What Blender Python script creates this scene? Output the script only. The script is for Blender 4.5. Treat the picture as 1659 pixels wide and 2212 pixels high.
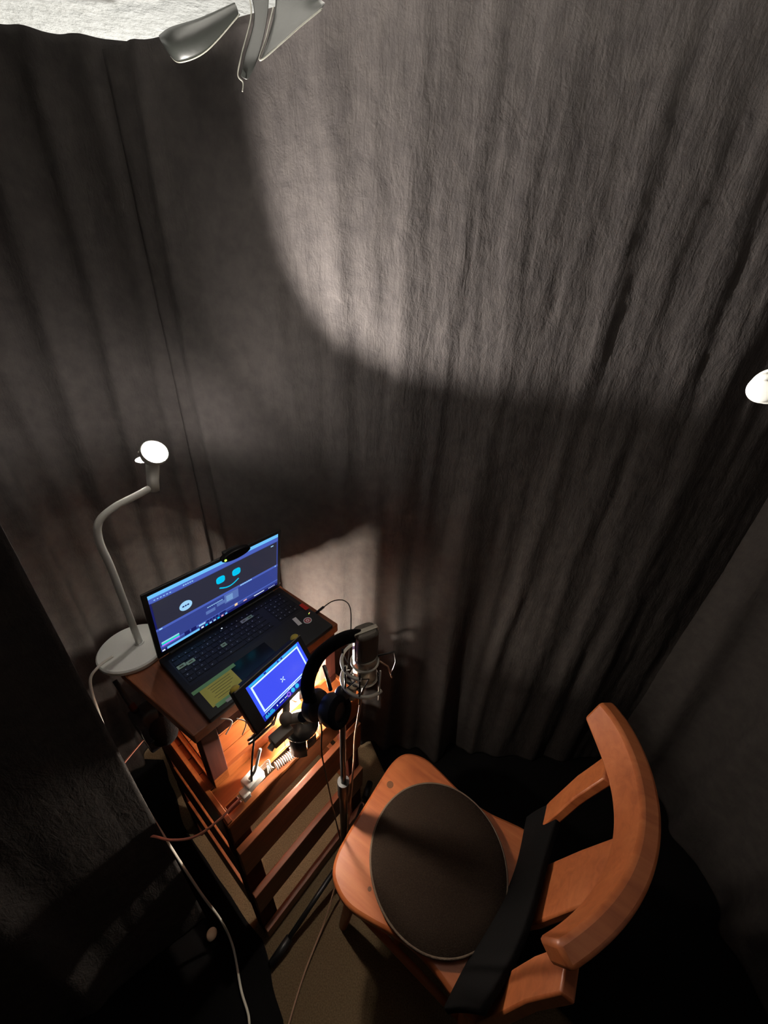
import bpy, bmesh, math, random
import numpy as np
from mathutils import Vector, Matrix, Quaternion, noise
random.seed(7)
for o in list(bpy.data.objects): bpy.data.objects.remove(o)
scene = bpy.context.scene
COL = scene.collection

# ------------------------------------------------------------------ camera
F_PX = 831.0                       # focal length in pixels of a 1659 x 2212 frame
CAM = Vector((0, 0, 1.9))
down = Vector((755 - 829.5, -(2580 - 1106.0), -F_PX)).normalized()   # plumb line seen from the camera
up = -down
fw = Vector((0, 0, -1)); yy = (fw - up * fw.dot(up)).normalized(); xx = yy.cross(up)
R3 = Matrix((xx, yy, up))
cd = bpy.data.cameras.new('camera'); cam = bpy.data.objects.new('camera', cd); COL.objects.link(cam)
cam.matrix_world = Matrix.Translation(CAM) @ R3.to_4x4()
cd.sensor_fit = 'VERTICAL'; cd.sensor_height = 36.0; cd.sensor_width = 27.0
cd.lens = F_PX / 2212 * 36.0
cd.clip_start = 0.02; cd.clip_end = 50
scene.camera = cam

# ------------------------------------------------------------------ world, exposure
w = bpy.data.worlds.new('world'); scene.world = w; w.use_nodes = True
w.node_tree.nodes['Background'].inputs[0].default_value = (0.001, 0.001, 0.0012, 1)
w.node_tree.nodes['Background'].inputs[1].default_value = 0.3
vs = scene.view_settings
vs.view_transform = 'Standard'; vs.look = 'None'; vs.gamma = 1; vs.exposure = 0.0; vs.use_curve_mapping = False

# lamp data (lamps are placed in their builders)
SPOT_W, BULB_E, UNDER_W, STOOL_W, ROOM_W = 195.0, 1100.0, 4.9, 64.0, 46.0
BULB = Vector((-0.575, 0.885, 1.535))
# lamp of the room outside the booth: it lights the white ceiling seen above the curtain
rl = bpy.data.lights.new('room_lamp', 'POINT'); rl.energy = ROOM_W; rl.color = (1.0, 0.98, 0.94); rl.shadow_soft_size = 0.12
ro = bpy.data.objects.new('room_lamp', rl); COL.objects.link(ro); ro.location = (-0.55, 1.95, 1.75)

# ------------------------------------------------------------------ helpers
A = math.radians(52.2)
U = Vector((math.cos(A), math.sin(A), 0)); V = Vector((-math.sin(A), math.cos(A), 0))
def W(u, v, z): return U * u + V * v + Vector((0, 0, z))

MATS = {}
def mat(name, color, rough=0.6, metal=0.0, emit=None, estr=0.0, spec=0.5, coat=0.0, sheen=0.0, build=None):
    m = bpy.data.materials.new(name); m.use_nodes = True
    nt = m.node_tree; b = nt.nodes['Principled BSDF']
    b.inputs['Base Color'].default_value = (*color, 1)
    b.inputs['Roughness'].default_value = rough; b.inputs['Metallic'].default_value = metal
    b.inputs['Specular IOR Level'].default_value = spec
    b.inputs['Coat Weight'].default_value = coat; b.inputs['Sheen Weight'].default_value = sheen
    if emit: b.inputs['Emission Color'].default_value = (*emit, 1); b.inputs['Emission Strength'].default_value = estr
    if build: build(nt, b)
    MATS[name] = m; return m
def N(nt, t, **k):
    n = nt.nodes.new(t)
    for a, v in k.items(): setattr(n, a, v)
    return n
def coords(nt, scale=(1, 1, 1), kind='Object', rot=(0, 0, 0)):
    tc = N(nt, 'ShaderNodeTexCoord'); mp = N(nt, 'ShaderNodeMapping')
    mp.inputs['Scale'].default_value = scale; mp.inputs['Rotation'].default_value = rot
    nt.links.new(tc.outputs[kind], mp.inputs['Vector']); return mp.outputs['Vector']
def noise_n(nt, vec, scale, detail=4, rough=0.55, dist=0.0):
    n = N(nt, 'ShaderNodeTexNoise'); n.inputs['Scale'].default_value = scale
    n.inputs['Detail'].default_value = detail; n.inputs['Roughness'].default_value = rough
    n.inputs['Distortion'].default_value = dist
    nt.links.new(vec, n.inputs['Vector']); return n.outputs['Fac']
def ramp(nt, fac, stops):
    r = N(nt, 'ShaderNodeValToRGB'); e = r.color_ramp.elements
    e[0].position, e[0].color = stops[0][0], (*stops[0][1], 1)
    e[1].position, e[1].color = stops[-1][0], (*stops[-1][1], 1)
    for p, c in stops[1:-1]:
        x = e.new(p); x.color = (*c, 1)
    nt.links.new(fac, r.inputs['Fac']); return r.outputs['Color']
def bump(nt, b, h, strength, dist=0.01, prev=None):
    n = N(nt, 'ShaderNodeBump'); n.inputs['Strength'].default_value = strength; n.inputs['Distance'].default_value = dist
    nt.links.new(h, n.inputs['Height'])
    if prev: nt.links.new(prev, n.inputs['Normal'])
    nt.links.new(n.outputs['Normal'], b.inputs['Normal']); return n.outputs['Normal']

def b_curtain(nt, b):
    v1 = coords(nt, (38, 38, 7)); v2 = coords(nt, (1, 1, 1))
    f1 = noise_n(nt, v1, 1.0, 5, 0.6, 0.6); f2 = noise_n(nt, v2, 260, 3, 0.6)
    f3 = noise_n(nt, v2, 30, 4, 0.6)
    nt.links.new(ramp(nt, f3, [(0.3, (0.046, 0.041, 0.040)), (0.7, (0.064, 0.057, 0.054))]), b.inputs['Base Color'])
    f4 = noise_n(nt, coords(nt, (70, 70, 17)), 1.0, 3, 0.5, 1.4); f5 = noise_n(nt, coords(nt, (16, 16, 12)), 1.0, 4, 0.6, 2.2)
    p = bump(nt, b, f1, 0.16, 0.006); p = bump(nt, b, f4, 0.30, 0.004, p); p = bump(nt, b, f5, 0.22, 0.008, p); p = bump(nt, b, f2, 0.45, 0.0015, p)
def b_wood(c0, c1, c2, axis=0, sc=9.0, rough=0.45, bs=0.15):
    def f(nt, b):
        s = [sc * 6] * 3; s[axis] = sc * 0.55
        v = coords(nt, tuple(s)); n1 = noise_n(nt, v, 1.0, 6, 0.62, 0.8)
        n2 = noise_n(nt, coords(nt, (1, 1, 1)), 11, 3, 0.5)
        mx = N(nt, 'ShaderNodeMath', operation='MULTIPLY_ADD'); mx.inputs[1].default_value = 0.7
        ad = N(nt, 'ShaderNodeMath', operation='MULTIPLY'); ad.inputs[1].default_value = 0.3
        nt.links.new(n2, ad.inputs[0]); nt.links.new(n1, mx.inputs[0]); nt.links.new(ad.outputs[0], mx.inputs[2])
        nt.links.new(ramp(nt, mx.outputs[0], [(0.3, c0), (0.5, c1), (0.72, c2)]), b.inputs['Base Color'])
        b.inputs['Roughness'].default_value = rough
        bump(nt, b, n1, bs, 0.002)
    return f
def b_ceiling(nt, b):
    v = coords(nt, (1, 1, 1)); f = noise_n(nt, v, 38, 5, 0.6); f2 = noise_n(nt, v, 120, 3, 0.6)
    nt.links.new(ramp(nt, f, [(0.35, (0.74, 0.75, 0.72)), (0.65, (0.86, 0.87, 0.84))]), b.inputs['Base Color'])
    p = bump(nt, b, f, 0.7, 0.012); bump(nt, b, f2, 0.4, 0.004, p)
def b_carpet(nt, b):
    v = coords(nt, (1, 1, 1)); f = noise_n(nt, v, 240, 4, 0.65); f2 = noise_n(nt, v, 6, 3)
    nt.links.new(ramp(nt, f, [(0.3, (0.085, 0.054, 0.028)), (0.7, (0.19, 0.135, 0.08))]), b.inputs['Base Color'])
    bump(nt, b, f, 0.6, 0.004)
def b_felt(nt, b):
    v = coords(nt, (1, 1, 1)); f = noise_n(nt, v, 330, 4, 0.7); f2 = noise_n(nt, v, 22, 3)
    nt.links.new(ramp(nt, f, [(0.35, (0.020, 0.013, 0.010)), (0.66, (0.040, 0.028, 0.021)), (0.8, (0.14, 0.12, 0.10))]), b.inputs['Base Color'])
    bump(nt, b, f, 0.9, 0.004)
def b_fine(scale, s, d):
    def f(nt, b): bump(nt, b, noise_n(nt, coords(nt, (1, 1, 1)), scale, 3), s, d)
    return f

mat('curtain', (0.055, 0.05, 0.048), 0.95, spec=0.1, build=b_curtain)
mat('ceiling', (0.8, 0.8, 0.78), 0.95, spec=0.1, build=b_ceiling)
mat('wall', (0.6, 0.58, 0.54), 0.9, build=b_fine(60, 0.3, 0.004))
mat('carpet', (0.3, 0.24, 0.17), 0.95, spec=0.1, build=b_carpet)
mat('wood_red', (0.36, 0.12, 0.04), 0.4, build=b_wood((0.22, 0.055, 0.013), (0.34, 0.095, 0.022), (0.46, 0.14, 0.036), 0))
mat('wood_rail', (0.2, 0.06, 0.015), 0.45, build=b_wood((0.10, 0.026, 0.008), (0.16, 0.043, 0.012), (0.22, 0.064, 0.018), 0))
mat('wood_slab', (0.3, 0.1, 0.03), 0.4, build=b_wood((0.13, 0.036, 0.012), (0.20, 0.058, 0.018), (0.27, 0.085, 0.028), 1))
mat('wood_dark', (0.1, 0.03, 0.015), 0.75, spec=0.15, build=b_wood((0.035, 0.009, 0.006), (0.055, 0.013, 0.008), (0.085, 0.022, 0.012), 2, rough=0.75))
mat('wood_chair', (0.5, 0.25, 0.1), 0.4, build=b_wood((0.29, 0.072, 0.022), (0.40, 0.112, 0.035), (0.48, 0.155, 0.053), 1, 6.0, 0.42, 0.1))
mat('knot', (0.14, 0.05, 0.018), 0.5)
mat('felt', (0.07, 0.05, 0.035), 1.0, spec=0.05, build=b_felt)
mat('felt_edge', (0.16, 0.12, 0.09), 1.0, spec=0.05, build=b_fine(300, 0.8, 0.003))
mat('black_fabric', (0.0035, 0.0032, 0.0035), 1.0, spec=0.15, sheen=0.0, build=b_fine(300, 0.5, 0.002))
mat('lamp_white', (0.78, 0.78, 0.73), 0.4)
mat('black_plastic', (0.011, 0.011, 0.012), 0.45, build=b_fine(400, 0.1, 0.0005))
mat('black_gloss', (0.008, 0.008, 0.010), 0.18)
mat('black_metal', (0.012, 0.012, 0.013), 0.35, metal=0.2)
mat('grey_metal', (0.26, 0.22, 0.18), 0.5, metal=0.15)
mat('steel', (0.55, 0.54, 0.52), 0.3, metal=1.0)
mat('champagne', (0.42, 0.38, 0.31), 0.38, metal=0.75)
mat('mic_grille', (0.10, 0.085, 0.07), 0.5, metal=0.6, build=b_fine(700, 0.9, 0.001))
mat('mount_grey', (0.55, 0.52, 0.46), 0.5)
mat('laptop', (0.013, 0.013, 0.015), 0.5)
mat('key', (0.009, 0.009, 0.010), 0.5)
mat('key_print', (0.6, 0.62, 0.66), 0.5)
mat('note_yellow', (0.72, 0.68, 0.16), 0.8)
mat('tape_green', (0.25, 0.55, 0.25), 0.6)
mat('sticker_green', (0.42, 0.62, 0.42), 0.6)
mat('sticker_grey', (0.55, 0.57, 0.55), 0.6)
mat('ink', (0.10, 0.10, 0.04), 0.8)
mat('yellow_plastic', (0.62, 0.46, 0.06), 0.5)
mat('label_white', (0.75, 0.72, 0.68), 0.6)
mat('label_red', (0.5, 0.06, 0.08), 0.6)
mat('red_strip', (0.65, 0.03, 0.02), 0.4)
mat('white_plastic', (0.82, 0.83, 0.78), 0.4)
mat('white_cable', (0.72, 0.68, 0.60), 0.5)
mat('pink_cable', (0.75, 0.30, 0.22), 0.5)
mat('black_cable', (0.02, 0.017, 0.015), 0.45)
mat('copper_cable', (0.35, 0.20, 0.13), 0.4)
mat('gaffer', (0.016, 0.0175, 0.0155), 0.38, spec=0.45, build=b_fine(35, 0.15, 0.004))
mat('gaffer_edge', (0.16, 0.16, 0.135), 0.5)
mat('clear_rib', (0.6, 0.5, 0.45), 0.25)
mat('skin_knob', (0.45, 0.33, 0.24), 0.7)
mat('led_green', (0, 0, 0), 0.5, emit=(0.45, 1.0, 0.1), estr=2.2)
mat('led_red', (0, 0, 0), 0.5, emit=(1.0, 0.25, 0.2), estr=2.0)
mat('bulb', (1, 1, 1), 0.5, emit=(1.0, 0.93, 0.84), estr=BULB_E)
mat('added_glow', (1, 1, 1), 0.5, emit=(1.0, 0.93, 0.86), estr=1500.0)  # extra glow added behind the desk lamp head
mat('under_led', (1, 1, 1), 0.5, emit=(1.0, 0.88, 0.73), estr=8.0)
def screen(name, c, s=1.0): return mat(name, (0.005, 0.005, 0.006), 0.25, emit=c, estr=s)
screen('scr_blue', (0.035, 0.055, 0.26)); screen('scr_dark', (0.026, 0.026, 0.045)); screen('scr_mid', (0.07, 0.12, 0.50))
screen('scr_bar', (0.16, 0.55, 1.0)); screen('scr_cyan', (0.0, 0.55, 0.85)); screen('scr_pale', (0.35, 0.66, 0.95))
screen('scr_panel', (0.10, 0.17, 0.45)); screen('scr_deep', (0.01, 0.012, 0.12)); screen('scr_white', (0.8, 0.9, 1.0), 1.0)
screen('scr_pink', (0.9, 0.45, 0.55)); screen('scr_green', (0.05, 0.75, 0.35)); screen('scr_magenta', (0.55, 0.1, 0.85)); screen('scr_ora', (0.95, 0.65, 0.35))
screen('mon_blue', (0.055, 0.085, 0.92)); screen('mon_edge', (0.045, 0.10, 1.0)); screen('mon_white', (0.7, 0.95, 1.0), 1.1); screen('mon_deep', (0.01, 0.015, 0.35))
screen('mon_teal', (0.03, 0.5, 0.85)); screen('mon_purple', (0.28, 0.12, 0.85))

class MB:
    def __init__(s): s.bm = bmesh.new()
    def box(s, c, d, rot=None, bev=0.0):
        m = Matrix.Translation(Vector(c)) @ (rot.to_4x4() if rot else Matrix.Identity(4)) @ Matrix.Diagonal((*d, 1))
        r = bmesh.ops.create_cube(s.bm, size=1.0, matrix=m)
        if bev: 
            es = list({e for v in r['verts'] for e in v.link_edges})
            bmesh.ops.bevel(s.bm, geom=es, offset=bev, segments=2, affect='EDGES', profile=0.5)
        return s
    def cyl(s, a, b, r0, r1=None, seg=20):
        a, b = Vector(a), Vector(b); r1 = r0 if r1 is None else r1
        d = b - a; q = d.to_track_quat('Z', 'Y')
        m = Matrix.Translation((a + b) / 2) @ q.to_matrix().to_4x4()
        bmesh.ops.create_cone(s.bm, cap_ends=True, segments=seg, radius1=r0, radius2=r1, depth=d.length, matrix=m); return s
    def sphere(s, c, r, sc=(1, 1, 1), seg=20, rot=None):
        m = Matrix.Translation(Vector(c)) @ (rot.to_4x4() if rot else Matrix.Identity(4)) @ Matrix.Diagonal((*sc, 1))
        bmesh.ops.create_uvsphere(s.bm, u_segments=seg, v_segments=max(8, seg // 2), radius=r, matrix=m); return s
    def tube(s, pts, r, seg=8, closed=False, flat=None, up=None):
        """swept tube; r number or list; flat=(rx,ry) elliptical section"""
        pts = [Vector(p) for p in pts]; n = len(pts); rings = []
        t0 = None
        for i, p in enumerate(pts):
            if closed: t = (pts[(i + 1) % n] - pts[i - 1]).normalized()
            else: t = (pts[min(i + 1, n - 1)] - pts[max(i - 1, 0)]).normalized()
            if t0 is None:
                a = Vector(up) if up else (Vector((0, 0, 1)) if abs(t.z) < 0.9 else Vector((1, 0, 0)))
                nx = t.cross(a).normalized(); ny = nx.cross(t).normalized()
            else:
                q = t0.rotation_difference(t); nx = (q @ nx); nx = (nx - t * nx.dot(t)).normalized(); ny = nx.cross(t).normalized()
            t0 = t
            rr = r[i] if isinstance(r, (list, tuple)) else r
            rx, ry = (flat if flat else (rr, rr))
            rings.append([s.bm.verts.new(p + nx * math.cos(2 * math.pi * k / seg) * rx + ny * math.sin(2 * math.pi * k / seg) * ry) for k in range(seg)])
        m = n if closed else n - 1
        for i in range(m):
            a, b = rings[i], rings[(i + 1) % n]
            for k in range(seg): s.bm.faces.new((a[k], a[(k + 1) % seg], b[(k + 1) % seg], b[k]))
        if not closed:
            s.bm.faces.new(rings[0][::-1]); s.bm.faces.new(rings[-1])
        return s
    def prism(s, outline, z0, z1):
        b = [s.bm.verts.new((x, y, z0)) for x, y in outline]; t = [s.bm.verts.new((x, y, z1)) for x, y in outline]
        n = len(outline); s.bm.faces.new(b[::-1]); s.bm.faces.new(t)
        for i in range(n): s.bm.faces.new((b[i], b[(i + 1) % n], t[(i + 1) % n], t[i]))
        return s
    def lathe(s, prof, c=(0, 0, 0), seg=40):
        c = Vector(c); rings = []
        for r, z in prof:
            rings.append([s.bm.verts.new(c + Vector((r * math.cos(2 * math.pi * k / seg), r * math.sin(2 * math.pi * k / seg), z))) for k in range(seg)])
        for a, b in zip(rings, rings[1:]):
            for k in range(seg): s.bm.faces.new((a[k], a[(k + 1) % seg], b[(k + 1) % seg], b[k]))
        s.bm.faces.new(rings[0][::-1]); s.bm.faces.new(rings[-1]); return s
    def grid(s, fn, nu, nv):
        vv = [[s.bm.verts.new(fn(i / nu, j / nv)) for i in range(nu + 1)] for j in range(nv + 1)]
        for j in range(nv):
            for i in range(nu): s.bm.faces.new((vv[j][i], vv[j][i + 1], vv[j + 1][i + 1], vv[j + 1][i]))
        return s
    def xf(s, m): bmesh.ops.transform(s.bm, matrix=m, verts=s.bm.verts[:]); return s
    def build(s, name, material, parent=None, smooth=None, bev=0.0, solid=0.0, sub=0):
        bmesh.ops.recalc_face_normals(s.bm, faces=s.bm.faces[:])
        me = bpy.data.meshes.new(name); s.bm.to_mesh(me); s.bm.free()
        o = bpy.data.objects.new(name, me); COL.objects.link(o); me.materials.append(MATS[material])
        if parent: o.parent = parent
        if solid:
            k = o.modifiers.new('thickness', 'SOLIDIFY'); k.thickness = solid; k.offset = 0
        if bev:
            k = o.modifiers.new('bevel', 'BEVEL'); k.width = bev; k.segments = 2; k.limit_method = 'ANGLE'; k.angle_limit = 0.6
        if sub:
            k = o.modifiers.new('subdivision', 'SUBSURF'); k.levels = sub; k.render_levels = sub
        if smooth is True: me.polygons.foreach_set('use_smooth', [True] * len(me.polygons))
        elif smooth:
            me.polygons.foreach_set('use_smooth', [True] * len(me.polygons)); me.set_sharp_from_angle(angle=math.radians(smooth))
        return o
def tag(o, label, cat, group=None):
    o['label'] = label; o['category'] = cat
    if group: o['group'] = group
    return o
def struct(o): o['kind'] = 'structure'; return o
def thing(name, label, cat, loc=(0, 0, 0), rotz=0.0, group=None, mat_=None):
    e = bpy.data.objects.new(name, None); COL.objects.link(e); e.empty_display_size = 0.05
    if mat_ is not None: e.matrix_world = mat_
    else: e.location = loc; e.rotation_euler = (0, 0, rotz)
    return tag(e, label, cat, group)
def spline(pts, n=8):
    """Catmull-Rom through pts"""
    P = [Vector(p) for p in pts]; out = []
    for i in range(len(P) - 1):
        p0, p1, p2, p3 = P[max(i - 1, 0)], P[i], P[i + 1], P[min(i + 2, len(P) - 1)]
        for k in range(n):
            t = k / n
            out.append(0.5 * ((2 * p1) + (-p0 + p2) * t + (2 * p0 - 5 * p1 + 4 * p2 - p3) * t * t + (-p0 + 3 * p1 - 3 * p2 + p3) * t ** 3))
    out.append(P[-1]); return out

# ------------------------------------------------------------------ the setting
ZC = 2.40
struct(MB().box((0, 0.75, -0.05), (3.4, 4.5, 0.1)).build('floor', 'carpet'))
struct(MB().box((0, 1.90, ZC + 0.05), (3.4, 2.2, 0.1)).build('ceiling', 'ceiling'))
struct(MB().box((0, -0.35, ZC + 0.05), (3.4, 2.3, 0.1)).build('ceiling', 'curtain'))   # unseen black roof added to keep ceiling bounce out of the booth
struct(MB().box((0, 2.95, ZC / 2), (3.4, 0.1, ZC)).build('wall_back', 'wall'))
struct(MB().box((-1.65, 0.75, ZC / 2), (0.1, 4.3, ZC)).build('wall_left', 'wall'))
struct(MB().box((1.65, 0.75, ZC / 2), (0.1, 4.3, ZC)).build('wall_right', 'wall'))

def curtain(name, path, ztop, folds, label, seed=0.0, wr=1.0, zb=0.012):
    """cloth hung along a floor path; folds: list of (s0, width, depth_top, depth_bottom) ridges across the path"""
    pp = spline([(x, y, 0) for x, y in path], 24)
    L = [0.0]
    for a, b in zip(pp, pp[1:]): L.append(L[-1] + (b - a).length)
    T = L[-1]; nu = int(T / 0.009); nv = 150
    xs = np.interp(np.linspace(0, T, nu + 1), L, [p.x for p in pp]); ys = np.interp(np.linspace(0, T, nu + 1), L, [p.y for p in pp])
    tx = np.gradient(xs); ty = np.gradient(ys); ln = np.hypot(tx, ty); nx, ny = ty / ln, -tx / ln   # towards the inside
    mb = MB(); grid = []
    for j in range(nv + 1):
        row = []
        for i in range(nu + 1):
            s = T * i / nu; zt = ztop(xs[i], ys[i]) if callable(ztop) else ztop
            z = zb + (zt - zb) * j / nv; h = j / nv
            d = 0.0
            for s0, wd, dt, db in folds:
                c = s0 + 0.02 * math.sin(z * 2.1 + s0 * 9)
                x = (s - c) / wd
                if abs(x) < 3: d += (db + (dt - db) * min(1.0, h * 1.55)) * math.exp(-x * x)
            q = Vector((s * 7 + seed, z * 0.9, seed)); d += (0.015 - 0.0125 * h) * noise.noise(q)
            q = Vector((s * 26 + seed, z * 2.6, seed + 3)); d += (0.0052 - 0.0032 * h) * wr * noise.noise(q)
            q = Vector((s * 62 + seed, z * 9 + s * 9, seed + 8)); d += 0.0016 * wr * noise.noise(q)
            q = Vector((s * 30 + z * 22, z * 30 - s * 12, seed + 5)); t = noise.noise(q); d += 0.0022 * wr * max(0, t) ** 1.5
            row.append(mb.bm.verts.new((xs[i] + nx[i] * d, ys[i] + ny[i] * d, z)))
        grid.append(row)
    for j in range(nv):
        for i in range(nu): mb.bm.faces.new((grid[j][i], grid[j][i + 1], grid[j + 1][i + 1], grid[j + 1][i]))
    o = mb.build(name, 'curtain', smooth=True, solid=0.0015)
    return tag(o, label, 'curtain', 'black cloth curtains around the booth')

def top_back(x, y):
    return float(np.interp(x, [-1.2, -0.85, -0.6, -0.4, -0.25, -0.16, 0.0], [2.335, 2.33, 2.338, 2.349, 2.372, 2.392, 2.397]))
curtain('curtain', [(-0.66, 1.20), (-0.45, 1.145), (-0.2, 1.10), (0.0, 1.075), (0.22, 1.062), (0.45, 1.057), (0.75, 1.05), (1.0, 1.05), (1.16, 1.06)], top_back,
        [(0.10, 0.022, 0.012, 0.02), (0.52, 0.03, 0.006, 0.018), (0.63, 0.02, 0.002, 0.022), (0.72, 0.03, 0.004, 0.03), (0.83, 0.028, 0.002, 0.018), (0.955, 0.045, 0.003, 0.06),
         (1.05, 0.03, 0.0, -0.03), (1.16, 0.03, 0.003, 0.02), (1.29, 0.05, 0.004, 0.02), (1.42, 0.04, 0.005, 0.02), (1.55, 0.05, 0.006, 0.02)],
        'wide black cloth behind the microphone, lit by a large pale pool of light', 1.7, 1.0)
curtain('curtain', [(-0.60, 1.235), (-0.85, 1.20), (-1.02, 1.07), (-1.08, 0.85), (-1.10, 0.55), (-1.12, 0.28)][::-1], lambda x, y: 2.362,
        [(0.25, 0.04, 0.02, 0.03), (0.45, 0.04, 0.02, 0.03), (0.66, 0.03, 0.03, 0.05), (0.80, 0.03, 0.02, 0.03), (0.92, 0.04, 0.035, 0.045), (1.03, 0.03, 0.02, 0.03), (1.15, 0.03, 0.015, 0.02)],
        'dark folded cloth in the left corner behind the desk lamp', 11.3, 0.7)
curtain('curtain', [(1.10, 1.09), (1.26, 0.95), (1.30, 0.65), (1.26, 0.3), (1.28, -0.05), (1.25, -0.35)], 2.395,
        [(0.15, 0.05, 0.02, 0.05), (0.42, 0.06, 0.03, 0.05), (0.70, 0.05, 0.02, 0.04), (1.0, 0.05, 0.02, 0.04)],
        'dark cloth hanging on the right side beyond the wooden chair', 23.1, 0.7)
curtain('curtain', [(-1.50, 0.02), (-1.30, 0.08), (-1.10, 0.12), (-0.85, 0.22), (-0.68, 0.34), (-0.540, 0.452)], 2.395,
        [(0.25, 0.05, 0.02, 0.03), (0.5, 0.04, 0.015, 0.03), (0.75, 0.04, 0.01, 0.02)],
        'nearly black cloth close by at the left, its edge running down to the floor', 31.9, 0.5)

# ------------------------------------------------------------------ grey tape at the curtain top
def ribbon(path, wdir, width, n=10):
    pts = spline(path, n); ws = [Vector(wdir(i / (len(pts) - 1))) * width / 2 for i in range(len(pts))]
    mb = MB(); r = []
    for p, w_ in zip(pts, ws): r.append([mb.bm.verts.new(p - w_), mb.bm.verts.new(p), mb.bm.verts.new(p + w_)])
    for a, b in zip(r, r[1:]):
        for k in range(2): mb.bm.faces.new((a[k], a[k + 1], b[k + 1], b[k]))
    return mb, pts, ws
# hanging loop, folded strip and pointed tail
def fan_sheet(rows, name, label, edge=None):
    """sheet through rows of points (a loft)"""
    rr = [spline(r, 8) for r in rows]; mb = MB()
    vv = [[mb.bm.verts.new(p) for p in r] for r in rr]
    for a, b in zip(vv, vv[1:]):
        for k in range(len(a) - 1): mb.bm.faces.new((a[k], a[k + 1], b[k + 1], b[k]))
    t = thing(name, label, 'tape', tuple(rr[0][0]), group='grey tape strips holding the curtain top')
    inv = Matrix.Translation(-rr[0][0])
    o = mb.xf(inv).build('tape_sheet', 'gaffer', t, smooth=True, solid=0.0015, sub=1)
    if edge:
        MB().tube([p - rr[0][0] for p in spline(edge, 8)], 0.0012, 6).build('cut_edge', 'gaffer_edge', t, smooth=True)
    return t
fan_sheet([[(-0.49, 1.115, 2.325), (-0.435, 1.105, 2.331), (-0.38, 1.095, 2.336), (-0.325, 1.088, 2.350)],
           [(-0.458, 1.03, 2.298), (-0.425, 1.0, 2.30), (-0.37, 0.995, 2.31), (-0.305, 1.01, 2.335)],
           [(-0.446, 1.02, 2.278), (-0.415, 0.985, 2.268), (-0.362, 0.985, 2.285), (-0.30, 1.005, 2.326)],
           [(-0.437, 1.025, 2.268), (-0.410, 1.0, 2.252), (-0.360, 1.0, 2.268), (-0.297, 1.01, 2.318)]],
          'tape_loop', 'grey tape sagging in a rounded loop from the curtain top',
          [(-0.437, 1.025, 2.268), (-0.410, 1.0, 2.252), (-0.360, 1.0, 2.268), (-0.297, 1.01, 2.318)])
fan_sheet([[(-0.285, 1.03, 2.362), (-0.275, 1.02, 2.32), (-0.292, 1.0, 2.265), (-0.304, 1.0, 2.238)],
           [(-0.262, 1.03, 2.362), (-0.262, 1.02, 2.318), (-0.278, 1.0, 2.262), (-0.292, 1.0, 2.232)],
           [(-0.245, 1.03, 2.362), (-0.252, 1.02, 2.315), (-0.268, 1.0, 2.262), (-0.288, 1.0, 2.236)]],
          'tape_tail', 'narrow dark tape tail ending in a curled white-edged tip',
          [(-0.285, 1.025, 2.355), (-0.278, 1.015, 2.32), (-0.295, 0.995, 2.265), (-0.306, 0.995, 2.238), (-0.298, 0.995, 2.228), (-0.301, 0.995, 2.216)])
fan_sheet([[(-0.238, 1.035, 2.372), (-0.238, 1.02, 2.33), (-0.250, 1.0, 2.285), (-0.262, 0.99, 2.255)],
           [(-0.20, 1.035, 2.372), (-0.205, 1.015, 2.335), (-0.222, 1.0, 2.295), (-0.258, 0.99, 2.256)],
           [(-0.155, 1.035, 2.372), (-0.152, 1.02, 2.345), (-0.150, 1.0, 2.325), (-0.252, 0.99, 2.262)]],
          'folded_tape', 'grey tape folded into a triangle at the curtain top',
          [(-0.150, 1.0, 2.325), (-0.19, 0.995, 2.30), (-0.222, 0.99, 2.278), (-0.262, 0.988, 2.255), (-0.25, 0.995, 2.285), (-0.238, 1.015, 2.33)])

# ------------------------------------------------------------------ slatted wooden table
TU0, TU1, TV0, TV1, ZT = 0.136, 0.618, 0.545, 1.005, 0.735
TBL = thing('slatted_table', 'reddish wooden table with slatted sides standing on the carpet under the laptop stand', 'table', tuple(W(TU0, TV0, 0)), A)
tw, td = TU1 - TU0, TV1 - TV0
def post(x0, ytop, ybot):
    mb = MB(); vs_ = []
    for z, y0 in ((0.0, ybot), (0.712, ytop)):
        vs_.append([mb.bm.verts.new((x0 + a_ * 0.055, y0 + b_ * 0.05, z)) for a_, b_ in ((0, 0), (1, 0), (1, 1), (0, 1))])
    for k in range(4): mb.bm.faces.new((vs_[0][k], vs_[0][(k + 1) % 4], vs_[1][(k + 1) % 4], vs_[1][k]))
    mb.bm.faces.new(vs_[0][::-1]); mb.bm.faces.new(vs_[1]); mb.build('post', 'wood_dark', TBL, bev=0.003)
for x0 in (0.0, tw - 0.055):
    post(x0, 0.0195, -0.026); post(x0, td - 0.0695, td - 0.0695)
for z1, z0, st in ((0.722, 0.632, 0.0), (0.585, 0.447, 0.012), (0.317, 0.190, 0.028), (0.062, 0.006, 0.045)):
    for yy0 in (-st, td - 0.02):
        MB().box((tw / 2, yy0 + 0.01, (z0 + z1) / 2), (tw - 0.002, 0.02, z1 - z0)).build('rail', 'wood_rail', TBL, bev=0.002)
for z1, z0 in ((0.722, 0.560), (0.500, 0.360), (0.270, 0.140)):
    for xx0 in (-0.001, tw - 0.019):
        MB().box((xx0 + 0.01, td / 2 + 0.01, (z0 + z1) / 2), (0.02, td - 0.05, z1 - z0)).build('rail', 'wood_rail', TBL, bev=0.002)
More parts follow.
